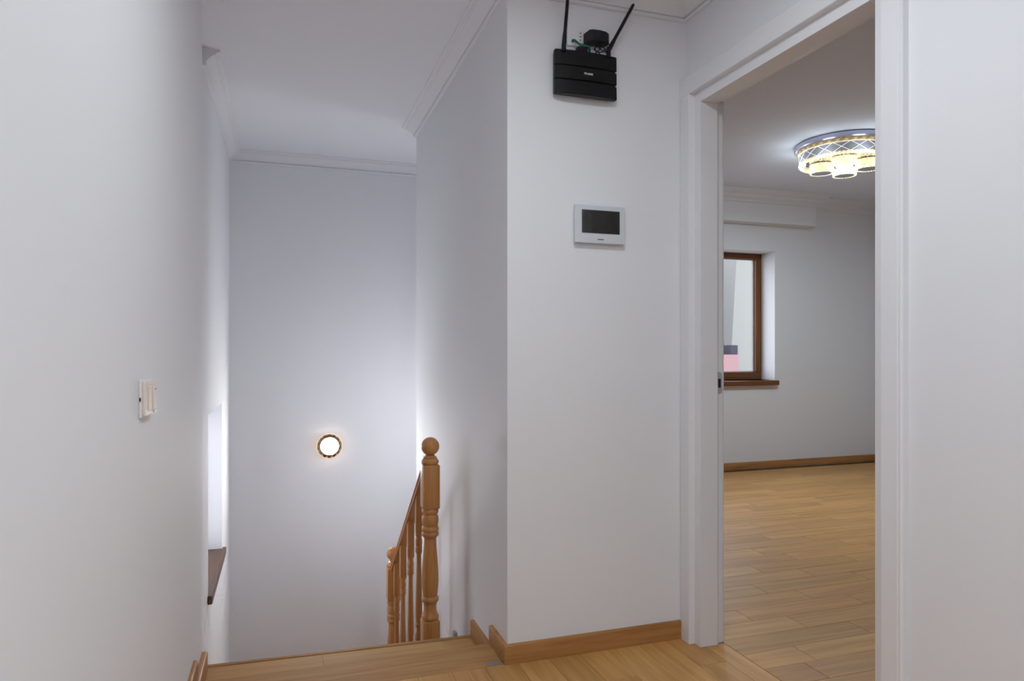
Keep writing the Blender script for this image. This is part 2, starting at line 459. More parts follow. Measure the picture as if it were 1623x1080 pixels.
# skirting boards
def skirt(path, z0, h, t, mat, label, side=-1):
    pr = [(0, z0), (t, z0), (t, z0 + h - .006), (t - .002, z0 + h - .002), (t - .006, z0 + h), (0, z0 + h)]
    m = MB(); m.sweep(path, pr, side=side)
    o = m.build('baseboard_hall', mat, smooth=30)
    return struct(o, label, 'baseboard')
o = skirt([(XS, 2.525), (XS, YC), (1.497, YC)], 0, .069, .015, M['base_x'], 'oak skirting round the corner of the router wall'); o.name = 'baseboard_center'
o = skirt([(XL, YREAR), (XL, 2.555)], 0, .069, .015, M['base_y'], 'oak skirting on the near left wall above the first step'); o.name = 'baseboard_left'
o = skirt([(XL, 2.50), (XL, YLE)], -.085, .073, .020, M['base_y'], 'lower oak skirting on the left at the second step'); o.name = 'baseboard_left'
o = skirt([(XS, 2.795), (XS, 2.48)], -.085, .075, .016, M['base_y'], 'lower oak skirting on the stair wall at the second step'); o.name = 'baseboard_stair'
o = skirt([(XR, 1.335), (XR, YREAR), (XL + .016, YREAR)], 0, .069, .015, M['base_y'], 'oak skirting on the door wall behind the camera'); o.name = 'baseboard_right'
o = skirt([(XR2, YRB), (XRR, YRB)], 0, .069, .015, M['base_x'], 'oak skirting under the room window'); o.name = 'baseboard_room'
o = skirt([(XRR, YRB - .015), (XRR, YRN)], 0, .069, .015, M['base_y'], 'oak skirting on the right wall of the room'); o.name = 'baseboard_room'

# ------------------------------------------------------------------ doorway
door = sempty('door_1', (XR, (DY0 + DY1) / 2, 0), 'white lacquered door frame standing open to the parquet room', 'door frame')
def casing(poly_in, poly_out): pass
# casing: flat board with an outer bead and a bevelled inner edge
def casing_profile(wd):   # (across from inner edge, out of the wall)
    return [(0, 0), (0, .024), (.002, .026), (wd - .012, .026), (wd - .010, .0225), (wd - .008, .024), (wd - .003, .024), (wd, .018), (wd, 0)]
def cas_vertical(ya, yb, z1, name):
    """inner edge ya, outer edge yb"""
    sg = 1 if yb > ya else -1
    m = MB(); pr = [(XR - out, ya + sg * ac) for ac, out in casing_profile(abs(yb - ya))]
    m.prism(pr, .0, z1, 'XY'); return m.build(name, M['gloss_white'], door)
CI = .040
cas_vertical(DY1 + CI, YC - .001, DZ + CI, 'casing')
cas_vertical(DY0 - CI, DY0 - CI - .062, DZ + CI, 'casing')
m = MB(); wd = .080
pr = [(XR - out, DZ + CI + ac) for ac, out in casing_profile(wd)]
m.prism([(z, x) for x, z in pr], DY0 - CI - .062, YC - .001, 'XY')
# prism in (z, x) extruded along y: rotate into place
for v in m.bm.verts: v.co = Vector((v.co.y, v.co.z, v.co.x))
bmesh.ops.recalc_face_normals(m.bm, faces=m.bm.faces)
m.build('casing', M['gloss_white'], door)
# jamb linings with a rebate on the room side
XJ0, XJR, XJ1 = XR - .002, 1.572, XR2 + .004
def jamb(yin, sgn, z1, name):
    m = MB(); RB = .014
    prf = [(XJ0, yin), (XJR, yin), (XJR, yin + sgn * RB), (XJ1, yin + sgn * RB), (XJ1, yin + sgn * .046), (XJ0, yin + sgn * .046)]
    m.prism(prf, .0, z1, 'XY', .0012); return m.build(name, M['gloss_white'], door)
jamb_far = jamb(DY1, 1, DZ + .046, 'jamb')
jamb(DY0, -1, DZ + .046, 'jamb')
m = MB(); m.box(XJ0, DY0, DZ, XJR, DY1, DZ + .046, .0012); m.box(XJR, DY0 - .01, DZ + .012, XJ1, DY1 + .01, DZ + .046, .0012)
m.build('head_jamb', M['gloss_white'], door)
# casing on the room side
for ya, yb in ((DY1 + .02, DY1 + .09), (DY0 - .02, DY0 - .09)):
    m = MB(); m.box(XR2, min(ya, yb), 0, XR2 + .014, max(ya, yb), DZ + .10, .003); m.build('casing', M['gloss_white'], door)
m = MB(); m.box(XR2, DY0 - .09, DZ + .02, XR2 + .014, DY1 + .09, DZ + .10, .003); m.build('casing', M['gloss_white'], door)
# strike plate in the rebate
YSP = DY1 + .014
def stadium(cx, cz, hw, hh, n=8):
    pts = []
    for k in range(n + 1):
        a = PI * k / n; pts.append((cx + hw * math.cos(a), cz + (hh - hw) + hw * math.sin(a)))
    for k in range(n + 1):
        a = PI + PI * k / n; pts.append((cx + hw * math.cos(a), cz - (hh - hw) + hw * math.sin(a)))
    return pts
cx, cz = 1.588, .996
m = MB(); m.prism(stadium(cx, cz, .0115, .042), YSP - .0022, YSP + .001, 'XZ', .0005)
sp = m.build('strike_plate', M['steel'], door)
m = MB(); m.box(cx - .006, YSP - .0027, cz - .018, cx + .006, YSP - .0018, cz + .016); m.build('latch_hole', M['hole'], sp)
for dz in (-.032, .032):
    m = MB(); m.lathe([(0, .0012), (.0032, .0010), (.0042, 0)], 12, (cx, YSP - .002, cz + dz), 'Y'); m.build('screw', M['steel'], sp, 40)
sp['label'] = 'steel strike plate set in the white jamb'

# ------------------------------------------------------------------ room window
win = sempty('window_1', ((RX0 + RX1) / 2, 5.652, RZ0), 'brown wooden window with a brown sill in the room', 'window')
FY0, FY1 = 5.652, 5.72
FWD = .052
def fr(x0, z0, x1, z1, mat, name='frame', y0=FY0, y1=FY1, bev=.004, par=None):
    m = MB(); m.box(x0, y0, z0, x1, y1, z1, bev); return m.build(name, mat, par or win)
fr(RX0, RZ1 - .055, RX1, RZ1, M['walnut_x']); fr(RX0, RZ0, RX1, RZ0 + .075, M['walnut_x'])
fr(RX0, RZ0 + .075, RX0 + FWD, RZ1 - .055, M['walnut_z']); fr(RX1 - .066, RZ0 + .075, RX1, RZ1 - .055, M['walnut_z'])
mx_ = (RX0 + RX1) / 2
fr(mx_ - .05, RZ0 + .075, mx_ + .05, RZ1 - .055, M['walnut_z'], 'mullion')
for a, b_ in ((RX0 + FWD, mx_ - .05), (mx_ + .05, RX1 - .066)):
    p_ = fr(a, RZ0 + .075, b_, RZ1 - .055, M['glass'], 'pane', 5.690, 5.694, 0)
    for (x0, z0, x1, z1) in ((a, RZ0 + .075, a + .012, RZ1 - .055), (b_ - .012, RZ0 + .075, b_, RZ1 - .055),
                             (a + .012, RZ0 + .075, b_ - .012, RZ0 + .083), (a + .012, RZ1 - .061, b_ - .012, RZ1 - .055)):
        fr(x0, z0, x1, z1, M['spacer'], 'glazing_spacer', 5.684, 5.700, 0, p_)
m = MB(); m.box(RX0 - .02, YRB - .045, RZ0 - .045, RX1 + .02, FY0 + .01, RZ0, .006); m.build('sill', M['walnut_x'], win)

# ------------------------------------------------------------------ stairwell window
win2 = sempty('window_2', (XLF - .2, (WY0 + WY1) / 2, WZ0), 'low recessed stair window with a dark brown sill on the left', 'window')
def fr2(y0, z0, y1, z1, mat, name='frame', x0=XLF - .22, x1=XLF - .15, bev=.004):
    m = MB(); m.box(x0, y0, z0, x1, y1, z1, bev); return m.build(name, mat, win2)
fr2(WY0, WZ1 - .05, WY1, WZ1, M['walnut_y']); fr2(WY0, WZ0, WY1, WZ0 + .05, M['walnut_y'])
fr2(WY0, WZ0 + .05, WY0 + .05, WZ1 - .05, M['walnut_z']); fr2(WY1 - .05, WZ0 + .05, WY1, WZ1 - .05, M['walnut_z'])
fr2(WY0 + .05, WZ0 + .05, WY1 - .05, WZ1 - .05, M['glass'], 'pane', XLF - .187, XLF - .183, 0)
m = MB(); m.box(XLF - .15, WY0 + .001, WZ0 + .001, XLF + .012, WY1 - .001, -.055)
m.box(XLF + .0005, WY0 - .035, -.096, XLF + .022, WY1 + .035, -.0545, .005)
m.build('sill', M['walnut_y'], win2)

# ------------------------------------------------------------------ staircase
st = thing('staircase', 'oak staircase going down from the hall between white walls', 'staircase', ((XL + (XS - .001)) / 2, 2.5, -.1))
m = MB(); m.prism([(XL, 2.339), ((XS - .001), 2.339), ((XS - .001), 2.528), (XL, 2.545)], -.034, -.0003, 'XY', .003); m.build('nosing_board', M['tread'], st, origin=(.2, 2.43, -.02))
m = MB(); m.box(XL, 2.49, -.085, (XS - .001), 2.505, -.034); m.build('riser', M['tread'], st, origin=(.2, 2.5, -.06))
# second step: two boards butted at the middle and a rounded nosing lip
m = MB(); m.prism([(XL, 2.506), (.150, 2.506), (.150, 2.824), (XL, 2.844)], -.117, -.085, 'XY', .0008); m.build('tread', M['tread_light'], st, origin=(.0, 2.7, -.1))
m = MB(); m.prism([(.1505, 2.506), ((XS - .001), 2.506), ((XS - .001), 2.793), (.1505, 2.824)], -.117, -.085, 'XY', .0008); m.build('tread', M['tread_light'], st, origin=(.5, 2.7, -.1))
m = MB(); m.prism([(XL, 2.8485), ((XS - .001), 2.7975), ((XS - .001), 2.820), (XL, 2.871)], -.117, -.0825, 'XY', .004); m.build('nosing_lip', M['tread'], st, origin=(.2, 2.83, -.1))
noses = [2.80, 3.08, 3.31, 3.54, 3.77, 4.00]
zt = -.25
for k, yn in enumerate(noses):
    z_top = zt - .178 * k
    y_back = noses[k] - .03 if k else 2.785
    y_front = noses[k + 1] if k + 1 < len(noses) else 4.24
    if k == len(noses) - 1: break
    x0 = (XLF + .001) if y_back > YLE else XL
    m = MB(); m.box(x0, y_back, z_top - .032, (XS - .001), y_front, z_top, .004); m.build('tread', M['tread'], st, origin=(.2, y_back + .1, z_top))
    up = -.117 if k == 0 else z_top + .178 - .032
    m = MB(); m.box(x0, (2.79 if k == 0 else y_back), z_top, (XS - .001), (2.79 if k == 0 else y_back) + .014, up); m.build('riser', M['tread'], st, origin=(.2, y_back + .05, z_top))
m = MB(); m.box((XLF + .001), 3.985, ZL - .04, XR, YB, ZL); struct(m.build('floor', M['tread'], origin=(.5, 4.5, ZL)), 'oak landing at the bottom of the first flight', 'floor')
m = MB(); m.box((XLF + .001), 3.97, ZL, (XS - .001), 3.984, zt - .178 * 4 - .032); m.build('riser', M['tread'], st, origin=(.2, 3.98, ZL + .1))
m = MB(); m.box(XL, 2.525, -.0845, XL + .03, 2.548, -.030, .003); m.build('sealant', M['filler'], st)
m = MB(); m.box((XS - .001) - .075, 2.343, -.0008, (XS - .001) - .016, 2.372, .0006, .0004); m.build('sealant', M['filler'], st)

# ------------------------------------------------------------------ railing
RX = .625
rl = thing('stair_railing', 'turned oak railing with ball topped newel posts beside the stair wall', 'railing', (RX, 3.02, -.25))
def blk(mb, x, y, z0, z1, h, bev=.004): mb.box(x - h, y - h, z0, x + h, y + h, z1, bev)
def newel(y, dz, zbase):
    m = MB(); h = .0375
    ball = [(0, .7345)] + [(.0405 * math.sin(a), .694 + .0405 * math.cos(a)) for a in [PI * k / 16 for k in range(1, 15)]]
    prof = ball + [(.0225, .653), (.0225, .650), (.028, .648), (.031, .645), (.029, .641), (.034, .637), (.0385, .630), (.0385, .623), (.034, .616), (.031, .612)]
    m.lathe([(r, z + dz) for r, z in prof], 32, (RX, y, 0))
    blk(m, RX, y, .420 + dz, .614 + dz, h, .005)
    turned = [(.031, .424), (.034, .419), (.0365, .414), (.0375, .407), (.0365, .400), (.033, .395), (.0325, .392), (.0355, .386), (.0375, .374), (.0375, .360), (.0350, .346),
              (.0325, .341), (.036, .337), (.0385, .330), (.038, .323), (.0345, .318), (.0345, .316), (.0375, .311), (.0385, .304), (.036, .297), (.030, .292),
              (.0275, .286), (.0275, .278), (.0285, .255), (.031, .22), (.0345, .175), (.0375, .125), (.038, .095), (.0365, .065), (.0335, .042), (.032, .030),
              (.0365, .026), (.0385, .018), (.0375, .009), (.034, .004), (.030, 0), (.0295, -.006), (.0285, -.016), (.0285, -.028), (.031, -.042),
              (.0355, -.052), (.0385, -.058), (.0385, -.066), (.036, -.074), (.034, -.080)]
    m.lathe([(r, z + dz) for r, z in turned], 32, (RX, y, 0))
    blk(m, RX, y, zbase, -.076 + dz, h, .004)
    return m.build('newel_post', M['rail_z'], rl, 35, origin=(RX, y, zbase))
newel(3.02, 0, -.25)
newel(4.085, -.775, ZL)
SL = .776
def rail_z(y): return .575 - SL * (y - 3.12)
def baluster(y, zb):
    m = MB(); zr = rail_z(y); h = .0165
    m.prism([(y - h, zr - .207), (y + h, zr - .207), (y + h, rail_z(y + h) - .028), (y - h, rail_z(y - h) - .028)], RX - h, RX + h, 'YZ', .0015)
    z = lambda d: zr + d
    lower = max(.02, (zr - .69) - zb)
    prof = [(.0145, -.204), (.0165, -.212), (.0165, -.217), (.0135, -.223), (.013, -.226), (.0165, -.236), (.0172, -.25), (.0165, -.262), (.0145, -.268),
            (.0165, -.272), (.0172, -.277), (.0155, -.283), (.0168, -.288), (.0172, -.293), (.0155, -.299), (.0125, -.305), (.0115, -.312),
            (.0118, -.35), (.0130, -.42), (.0150, -.50), (.0165, -.56), (.0165, -.60), (.0150, -.63), (.0138, -.637), (.0165, -.642), (.0172, -.648),
            (.0158, -.655), (.0128, -.660), (.0122, -.672), (.0135, -.682), (.0165, -.689), (.0170, -.695), (.0150, -.703)]
    m.lathe([(r, z(d)) for r, d in prof], 20, (RX, y, 0))
    blk(m, RX, y, zb, z(-.70), h, .0015)
    return m.build('baluster', M['rail_z'], rl, 35, origin=(RX, y, zb))
for k, y in enumerate((3.285, 3.51, 3.745, 3.96)): baluster(y, zt - .178 * (k + 1))
# handrail: moulded board, its grain along the slope
L = math.hypot(1, SL)
ya, yb = 3.045, 4.06
ln = (yb - ya) * L
m = MB(); hw = .027
pr = [(-hw, -.010), (-hw + .004, -.013), (-hw + .004, -.026), (hw - .004, -.026), (hw - .004, -.013), (hw, -.010), (hw, -.005), (hw - .006, 0), (-hw + .006, 0), (-hw, -.005)]
t_ = bmesh.new()
A = [t_.verts.new((0, a, b)) for a, b in pr]; B = [t_.verts.new((ln, a, b)) for a, b in pr]
t_.faces.new(A); t_.faces.new(B[::-1])
for i in range(len(pr)): t_.faces.new((A[i], A[(i + 1) % len(pr)], B[(i + 1) % len(pr)], B[i]))
bmesh.ops.recalc_face_normals(t_, faces=t_.faces); m._join(t_)
hr = m.build('handrail', M['rail_x'], rl)
hr.rotation_euler = Matrix((Vector((0, 1 / L, -SL / L)), Vector((-1, 0, 0)), Vector((0, SL / L, 1 / L)))).transposed().to_euler()
hr.location = Vector((RX, ya, rail_z(ya))) - rl.location

# small grey stub at the foot of the stair wall
m = MB(); m.box(XS - .014, 3.085, -.25, XS, 3.115, -.178, .003); m.lathe([(.004, 0), (.004, .006), (0, .007)], 10, (XS - .0145, 3.10, -.19), 'X')
tag(m.build('cable_clip', M['grey_plastic']), 'small grey plastic clip at the foot of the stair wall', 'clip')

# ------------------------------------------------------------------ round wall lamp in the stairwell
LX, LZ, LY = .316, .449, YB
wlp = thing('wall_lamp', 'small round lit lamp with crystal rim on the stairwell end wall', 'wall lamp', (LX, LY, LZ))
m = MB(); m.lathe([(.055, 0), (.055, .030), (0, .030)], 40, (LX, LY, LZ), 'Y'); m.build('base', M['gold'], wlp, 30)
m = MB(); m.lathe([(.0, .030), (.080, .030), (.084, .034), (.084, .042), (.0800, .0465), (.0625, .0585), (.0608, .0585), (.0608, .054), (0, .054)], 64, (LX, LY, LZ), 'Y')
bez = m.build('bezel', M['bronze'], wlp, 30)
m = MB(); m.lathe([(0, .0610), (.052, .0605), (.0585, .0590), (.0605, .054)], 64, (LX, LY, LZ + .001), 'Y'); m.build('diffuser', M['led'], wlp, 40)
cm = MB(); cm.box(-.0035, -.006, -.0052, .0035, .006, .0052, .0018, 1); cme = cm.mesh('crystal', M['crystal_warm'])
for k in range(40):
    a = 2 * PI * k / 40
    o = bpy.data.objects.new('crystal', cme); COL.objects.link(o); o.parent = wlp
    o.location = (.0855 * math.cos(a), -.030, .0855 * math.sin(a)); o.rotation_euler = (0, -a, 0)
for k in range(14):                                  # light thrown on the wall through the crystals of the rim
    a = 2 * PI * k / 14
    l = bpy.data.lights.new('lamp_rim_light', 'POINT'); l.energy = .011; l.color = (1, .76, .62); l.shadow_soft_size = .012
    o = bpy.data.objects.new('lamp_rim_light', l); COL.objects.link(o); o.parent = wlp; o.location = (.108 * math.cos(a), -.046, .108 * math.sin(a))

# ------------------------------------------------------------------ light switch on the left wall
sw = thing('light_switch', 'ivory double light switch on the near left wall', 'switch', (XL, 1.67, 1.017))
m = MB(); m.box(XL, 1.612, .978, XL + .006, 1.742, 1.058, .002); m.build('back_plate', M['white_plastic'], sw)
m = MB(); m.box(XL + .005, 1.617, .981, XL + .013, 1.740, 1.055, .003); fp = m.build('face_plate', M['ivory'], sw)
m = MB(); m.box(XL + .012, 1.685, .990, XL + .018, 1.722, 1.044, .003)
rk = m.build('rocker', M['ivory'], sw)
m = MB(); m.box(XL + .0175, 1.697, 1.0335, XL + .0185, 1.711, 1.0355); m.build('indicator_mark', M['ink'], rk)
m = MB(); m.box(XL + .012, 1.642, .990, XL + .0155, 1.679, 1.044, .002); m.build('blank_module', M['ivory'], sw)
m = MB(); m.box(XL + .002, 1.6112, 1.013, XL + .005, 1.6135, 1.021); m.build('screw_slot', M['hole'], sw)
m = MB(); m.box(XL + .013, 1.708, .982, XL + .0165, 1.735, .988, .001); m.build('clip', M['white_plastic'], sw)

# ------------------------------------------------------------------ wifi router
RC = 1.0575; RZ = 2.130
rt = thing('wifi_router', 'black wifi router with two antennas high on the white wall', 'router', (RC, YC, RZ))
def slab(z0, z1, hw, bulge, y_back, y_edge, tilt=0.0, n=14):
    t = bmesh.new(); rows = []
    for z, tb in ((z0, 1), (z1, 0)):
        row = []
        for k in range(n + 1):
            u = -1 + 2 * k / n
            row.append(t.verts.new((RC + u * hw, y_edge - bulge * (1 - u * u) - tilt * tb, z)))
        rows.append((row, t.verts.new((RC - hw, y_back, z)), t.verts.new((RC + hw, y_back, z))))
    (r0, a0, b0), (r1, a1, b1) = rows
    for k in range(n): t.faces.new((r0[k], r0[k + 1], r1[k + 1], r1[k]))
    t.faces.new([a0] + r0 + [b0]); t.faces.new([a1] + r1 + [b1])
    t.faces.new((a0, r0[0], r1[0], a1)); t.faces.new((b0, r0[-1], r1[-1], b1)); t.faces.new((a0, b0, b1, a1))
    bmesh.ops.recalc_face_normals(t, faces=t.faces)
    bmesh.ops.bevel(t, geom=[e for e in t.edges if len(e.link_faces) == 2 and e.calc_face_angle(0) > .6], offset=.0018, segments=2, affect='EDGES')
    m = MB(); m._join(t); return m
slab(2.056, 2.208, .119, .006, YC - .006, YC - .032).build('body', M['black_matte'], rt, 35)
for z0, z1, tl in ((2.157, 2.211, .0), (2.106, 2.1515, .001), (2.051, 2.1005, .002)):
    slab(z0, z1, .1235, .011, YC - .020, YC - .037, tl).build('front_panel', M['black'], rt, 35)
m = MB(); m.box(RC - .08, YC - .007, 2.08, RC + .08, YC, 2.18, .002); m.build('wall_bracket', M['black_matte'], rt)
text('lettering', 'TP-LINK', .0100, (1.0605, YC - .0495, 2.129), M['silver_ink'], rt, bold=.0003)
m = MB()
for k in range(7): m.box(RC + .085 + k * .003 - .01, YC - .0435, 2.0555, RC + .0865 + k * .003 - .01, YC - .0415, 2.0568)
m.build('print_line', M['silver_ink'], rt)
def antenna(x, y, z0, tip, knee):
    m = MB(); m.tube([(x, y, z0 - .004), (x, y, z0 + .018), (x, y, z0 + .022)], [.0085, .0085, .0065], 14); a = m.build('antenna_base', M['black_matte'], rt, 35)
    m = MB(); k = Vector(knee); t = Vector(tip); d = t - k
    m.tube([k - d * .06, k, k + d * .05, k + d * .18, k + d * .22, k + d * .97, t], [.007, .0085, .0085, .0075, .0066, .0062, .0040], 14)
    m.build('antenna', M['black_matte'], rt, 35)
antenna(.964, YC - .046, 2.205, (.976, YC - .062, 2.425), (.965, YC - .046, 2.228))
antenna(1.143, YC - .046, 2.205, (1.243, YC - .052, 2.412), (1.145, YC - .046, 2.232))

# ------------------------------------------------------------------ socket, adapter and cables above the router
sk = thing('wall_socket', 'white multi-way wall socket behind the black router', 'socket', (1.054, YC, 2.28))
m = MB(); m.box(.994, YC - .009, 2.243, 1.116, YC, 2.316, .003); m.build('cover_plate', M['white_plastic'], sk)
for x in (1.008, 1.036, 1.066, ):
    m = MB(); m.box(x, YC - .0115, 2.255, x + .026, YC - .008, 2.304, .0015); md = m.build('module', M['white_plastic'], sk)
    if x == 1.036:
        for z in (2.292, 2.2795, 2.267):
            m = MB(); m.lathe([(.0026, 0), (.0026, .0008), (0, .0008)], 12, (x + .009, YC - .0112, z), 'Y'); m.build('pin_hole', M['hole'], md)
ad = thing('power_adapter', 'black plug-in power adapter above the router', 'adapter', (1.10, YC - .0115, 2.272))
m = MB()
t = bmesh.new(); rows = []
for z, e in ((2.250, .0), (2.291, .0)):
    row = [t.verts.new((1.056, YC - .0115, z)), t.verts.new((1.140, YC - .0115, z)), t.verts.new((1.146, YC - .045, z)), t.verts.new((1.130, YC - .057, z)),
           t.verts.new((1.102, YC - .062, z)), t.verts.new((1.074, YC - .060, z)), t.verts.new((1.062, YC - .054, z))]
    rows.append(row)
for k in range(7): t.faces.new((rows[0][k], rows[0][(k + 1) % 7], rows[1][(k + 1) % 7], rows[1][k]))
t.faces.new(rows[0]); t.faces.new(rows[1][::-1]); bmesh.ops.recalc_face_normals(t, faces=t.faces)
bmesh.ops.bevel(t, geom=t.edges[:], offset=.002, segments=2, affect='EDGES'); m._join(t)
m.build('adapter_body', M['black_matte'], ad)
m = MB(); m.tube([(1.10, YC - .012, 2.272), (1.10, YC - .002, 2.272)], .012, 14); m.build('plug', M['black_matte'], ad, 40)

def smooth_path(pts, n=8):
    P = [Vector(p) for p in pts]; P = [P[0] * 2 - P[1]] + P + [P[-1] * 2 - P[-2]]; out = []
    for i in range(1, len(P) - 2):
        for k in range(n):
            t = k / n; a, b, c, d = P[i - 1:i + 3]
            out.append(.5 * ((2 * b) + (c - a) * t + (2 * a - 5 * b + 4 * c - d) * t * t + (3 * b - a - 3 * c + d) * t ** 3))
    out.append(P[-2]); return out
m = MB(); m.tube(smooth_path([(1.014, YC - .012, 2.262), (1.016, YC - .026, 2.256), (1.024, YC - .036, 2.243), (1.036, YC - .040, 2.236), (1.052, YC - .042, 2.235),
                              (1.066, YC - .042, 2.231), (1.072, YC - .034, 2.223), (1.073, YC - .026, 2.2135)]), .0042, 10)
m.lathe([(0, .003), (.0055, .002), (.0055, -.003), (0, -.003)], 12, (1.0145, YC - .014, 2.260), 'Y')
tag(m.build('green_cable', M['green'], smooth=40), 'short green network cable from the socket to the router', 'cable')
m = MB()
m.tube(smooth_path([(1.078, YC - .055, 2.251), (1.082, YC - .062, 2.238), (1.100, YC - .055, 2.228), (1.118, YC - .050, 2.222), (1.132, YC - .054, 2.234), (1.126, YC - .058, 2.246),
                    (1.105, YC - .056, 2.240), (1.086, YC - .052, 2.226), (1.096, YC - .044, 2.217), (1.118, YC - .048, 2.218), (1.136, YC - .052, 2.226), (1.142, YC - .056, 2.240), (1.132, YC - .058, 2.248),
                    (1.112, YC - .060, 2.236), (1.100, YC - .052, 2.220), (1.092, YC - .030, 2.2135)]), .0019, 8)
m.tube(smooth_path([(1.128, YC - .05, 2.2135), (1.126, YC - .056, 2.220), (1.112, YC - .060, 2.231), (1.094, YC - .058, 2.234), (1.084, YC - .048, 2.222), (1.104, YC - .040, 2.218), (1.120, YC - .030, 2.2135)]), .0019, 8)
tag(m.build('power_cable', M['black'], smooth=40), 'tangled black power lead between adapter and router', 'cable')
m = MB(); m.box(1.024, YC - .040, 2.2135, 1.064, YC - .012, 2.232, .002)
tag(m.build('cable_connector', M['black_matte']), 'small black connector block under the green cable', 'connector')

# ------------------------------------------------------------------ intercom monitor
ic = thing('video_intercom', 'pale grey video intercom panel with a dark screen on the white wall', 'intercom', (1.1205, YC, 1.588))
m = MB(); m.box(1.028, YC - .012, 1.527, 1.213, YC, 1.649, .002); m.build('back_box', M['white_plastic'], ic)
m = MB(); m.box(1.0185, YC - .024, 1.5175, 1.2225, YC - .012, 1.658, .0025); m.build('front_frame', M['bluegrey'], ic)
m = MB(); m.box(1.045, YC - .0250, 1.554, 1.1995, YC - .0236, 1.640, .0004); m.build('screen', M['screen'], ic)
text('lettering', 'HIKVISION', .0052, (1.1215, YC - .0243, 1.532), M['ink'], ic, bold=.0002)
m = MB(); m.lathe([(.0011, 0), (.0011, .0006), (0, .0006)], 10, (1.207, YC - .0240, 1.530), 'Y'); m.build('microphone_hole', M['hole'], ic)

# ------------------------------------------------------------------ crystal ceiling lamp in the room
CX_, CY_ = 3.80, 3.90
cl = thing('ceiling_lamp', 'lit round crystal ceiling lamp with a lattice band, seen through the doorway', 'ceiling lamp', (CX_, CY_, ZR))
cc = (CX_, CY_, 0)
m = MB(); m.lathe([(0, ZR), (.318, ZR), (.318, ZR - .004), (.330, ZR - .006), (.332, ZR - .034), (.326, ZR - .040), (0, ZR - .040)], 72, cc); bp_ = m.build('base_plate', M['chrome'], cl, 30)
va = math.atan2(-CY_, -CX_) - .30
for k, (da, hh, dz) in enumerate(((-.050, .009, 0), (-.034, .009, 0), (-.006, .0022, .004), (-.006, .0022, -.004), (.022, .009, 0), (.038, .009, 0))):
    m = MB(); wv = .0035 if hh > .005 else .007
    m.box(-.0015, -wv, -hh, .0015, wv, hh); o = m.build('vent_slot', M['hole'], bp_)
    a = va - da
    o.location = Vector((CX_ + .3318 * math.cos(a), CY_ + .3318 * math.sin(a), ZR - .021 + dz)) - cl.location; o.rotation_euler = (0, 0, a)
cm = MB(); cm.box(-.008, -.026, -.011, .008, .026, .011, .004, 1); cme = cm.mesh('crystal_block', M['crystal_dim'])
for k in range(36):
    a = 2 * PI * k / 36
    o = bpy.data.objects.new('crystal_block', cme); COL.objects.link(o); o.parent = cl
    o.location = (.305 * math.cos(a), .305 * math.sin(a), -.052); o.rotation_euler = (0, 0, a)
RB_, BZT, BZB = .298, ZR - .062, ZR - .128
m = MB(); m.lathe([(RB_, BZT), (RB_, BZB), (RB_ - .006, BZB), (RB_ - .006, BZT), (RB_, BZT)], 72, cc); bd = m.build('lattice_band', M['smoke'], cl, 30)
m = MB()
for k in range(17):
    for sg in (1, -1):
        pts = []
        for j in range(7):
            a = 2 * PI * (k + sg * j / 6 * 1.0) / 17
            pts.append((CX_ + (RB_ + .001) * math.cos(a), CY_ + (RB_ + .001) * math.sin(a), BZB + (BZT - BZB) * j / 6))
        m.tube(pts, .0015, 5)
m.build('lattice_lines', M['bar'], bd, kind='stuff')
for z in (BZT, ):
    m = MB(); m.tube([(CX_ + (RB_ + .002) * math.cos(2 * PI * k / 72), CY_ + (RB_ + .002) * math.sin(2 * PI * k / 72), z) for k in range(73)], .0028, 6); m.build('band_edge', M['bar'], bd)
cm = MB(); cm.box(-.013, -.0125, -.010, .013, .0125, .010, .005, 1); cme = cm.mesh('crystal', M['crystal'])
for k in range(72):
    a = 2 * PI * k / 72
    o = bpy.data.objects.new('crystal', cme); COL.objects.link(o); o.parent = cl
    o.location = (.290 * math.cos(a), .290 * math.sin(a), BZB - .008 - ZR); o.rotation_euler = (0, 0, a)
m = MB(); m.lathe([(0, BZB + .004), (.278, BZB + .004), (.278, BZB), (0, BZB)], 64, cc); m.build('mirror_plate', M['mirror'], cl, 30)
dv = Vector((CX_, CY_)).normalized(); sd = Vector((dv.y, -dv.x))
PT = BZB - .004
PETALS = [(dv * .140, 0), (dv * -.140, .0), (sd * .150, 0), (sd * -.150, 0)]
for q, dz in PETALS:
    x, y = CX_ + q.x, CY_ + q.y
    m = MB(); m.lathe([(.066, PT), (.066, PT - .066), (0, PT - .066)], 40, (x, y, 0)); pc = m.build('lamp_ring', M['mirror'], cl, 30, origin=(x, y, PT))
    m = MB()
    nb = 26
    for k in range(nb):
        a = 2 * PI * k / nb
        t = bmesh.new(); bmesh.ops.create_cube(t, size=1)
        for v in t.verts: v.co = Vector((v.co.x * .013, v.co.y * .0165, v.co.z * .068))
        bmesh.ops.bevel(t, geom=t.edges[:], offset=.0035, segments=1, affect='EDGES')
        m._join(t, Matrix.Translation((x + .0735 * math.cos(a), y + .0735 * math.sin(a), PT - .034)) @ Matrix.Rotation(a, 4, 'Z'))
    m.build('crystal_sleeve', M['crystal'], pc, origin=(x, y, PT))
def lamp_point(loc, e):
    l = bpy.data.lights.new('ceiling_lamp_light', 'POINT'); l.energy = e; l.color = (.80, .925, 1); l.shadow_soft_size = .06
    o = bpy.data.objects.new('ceiling_lamp_light', l); COL.objects.link(o); o.parent = cl; o.location = loc
for q, dz in PETALS:                                 # each lit ring throws light down
    l = bpy.data.lights.new('ceiling_lamp_light', 'AREA'); l.shape = 'DISK'; l.size = .13; l.energy = 4.8; l.color = (.77, .91, 1)
    o = bpy.data.objects.new('ceiling_lamp_light', l); COL.objects.link(o); o.parent = cl; o.location = (q.x, q.y, PT - .070 - ZR)
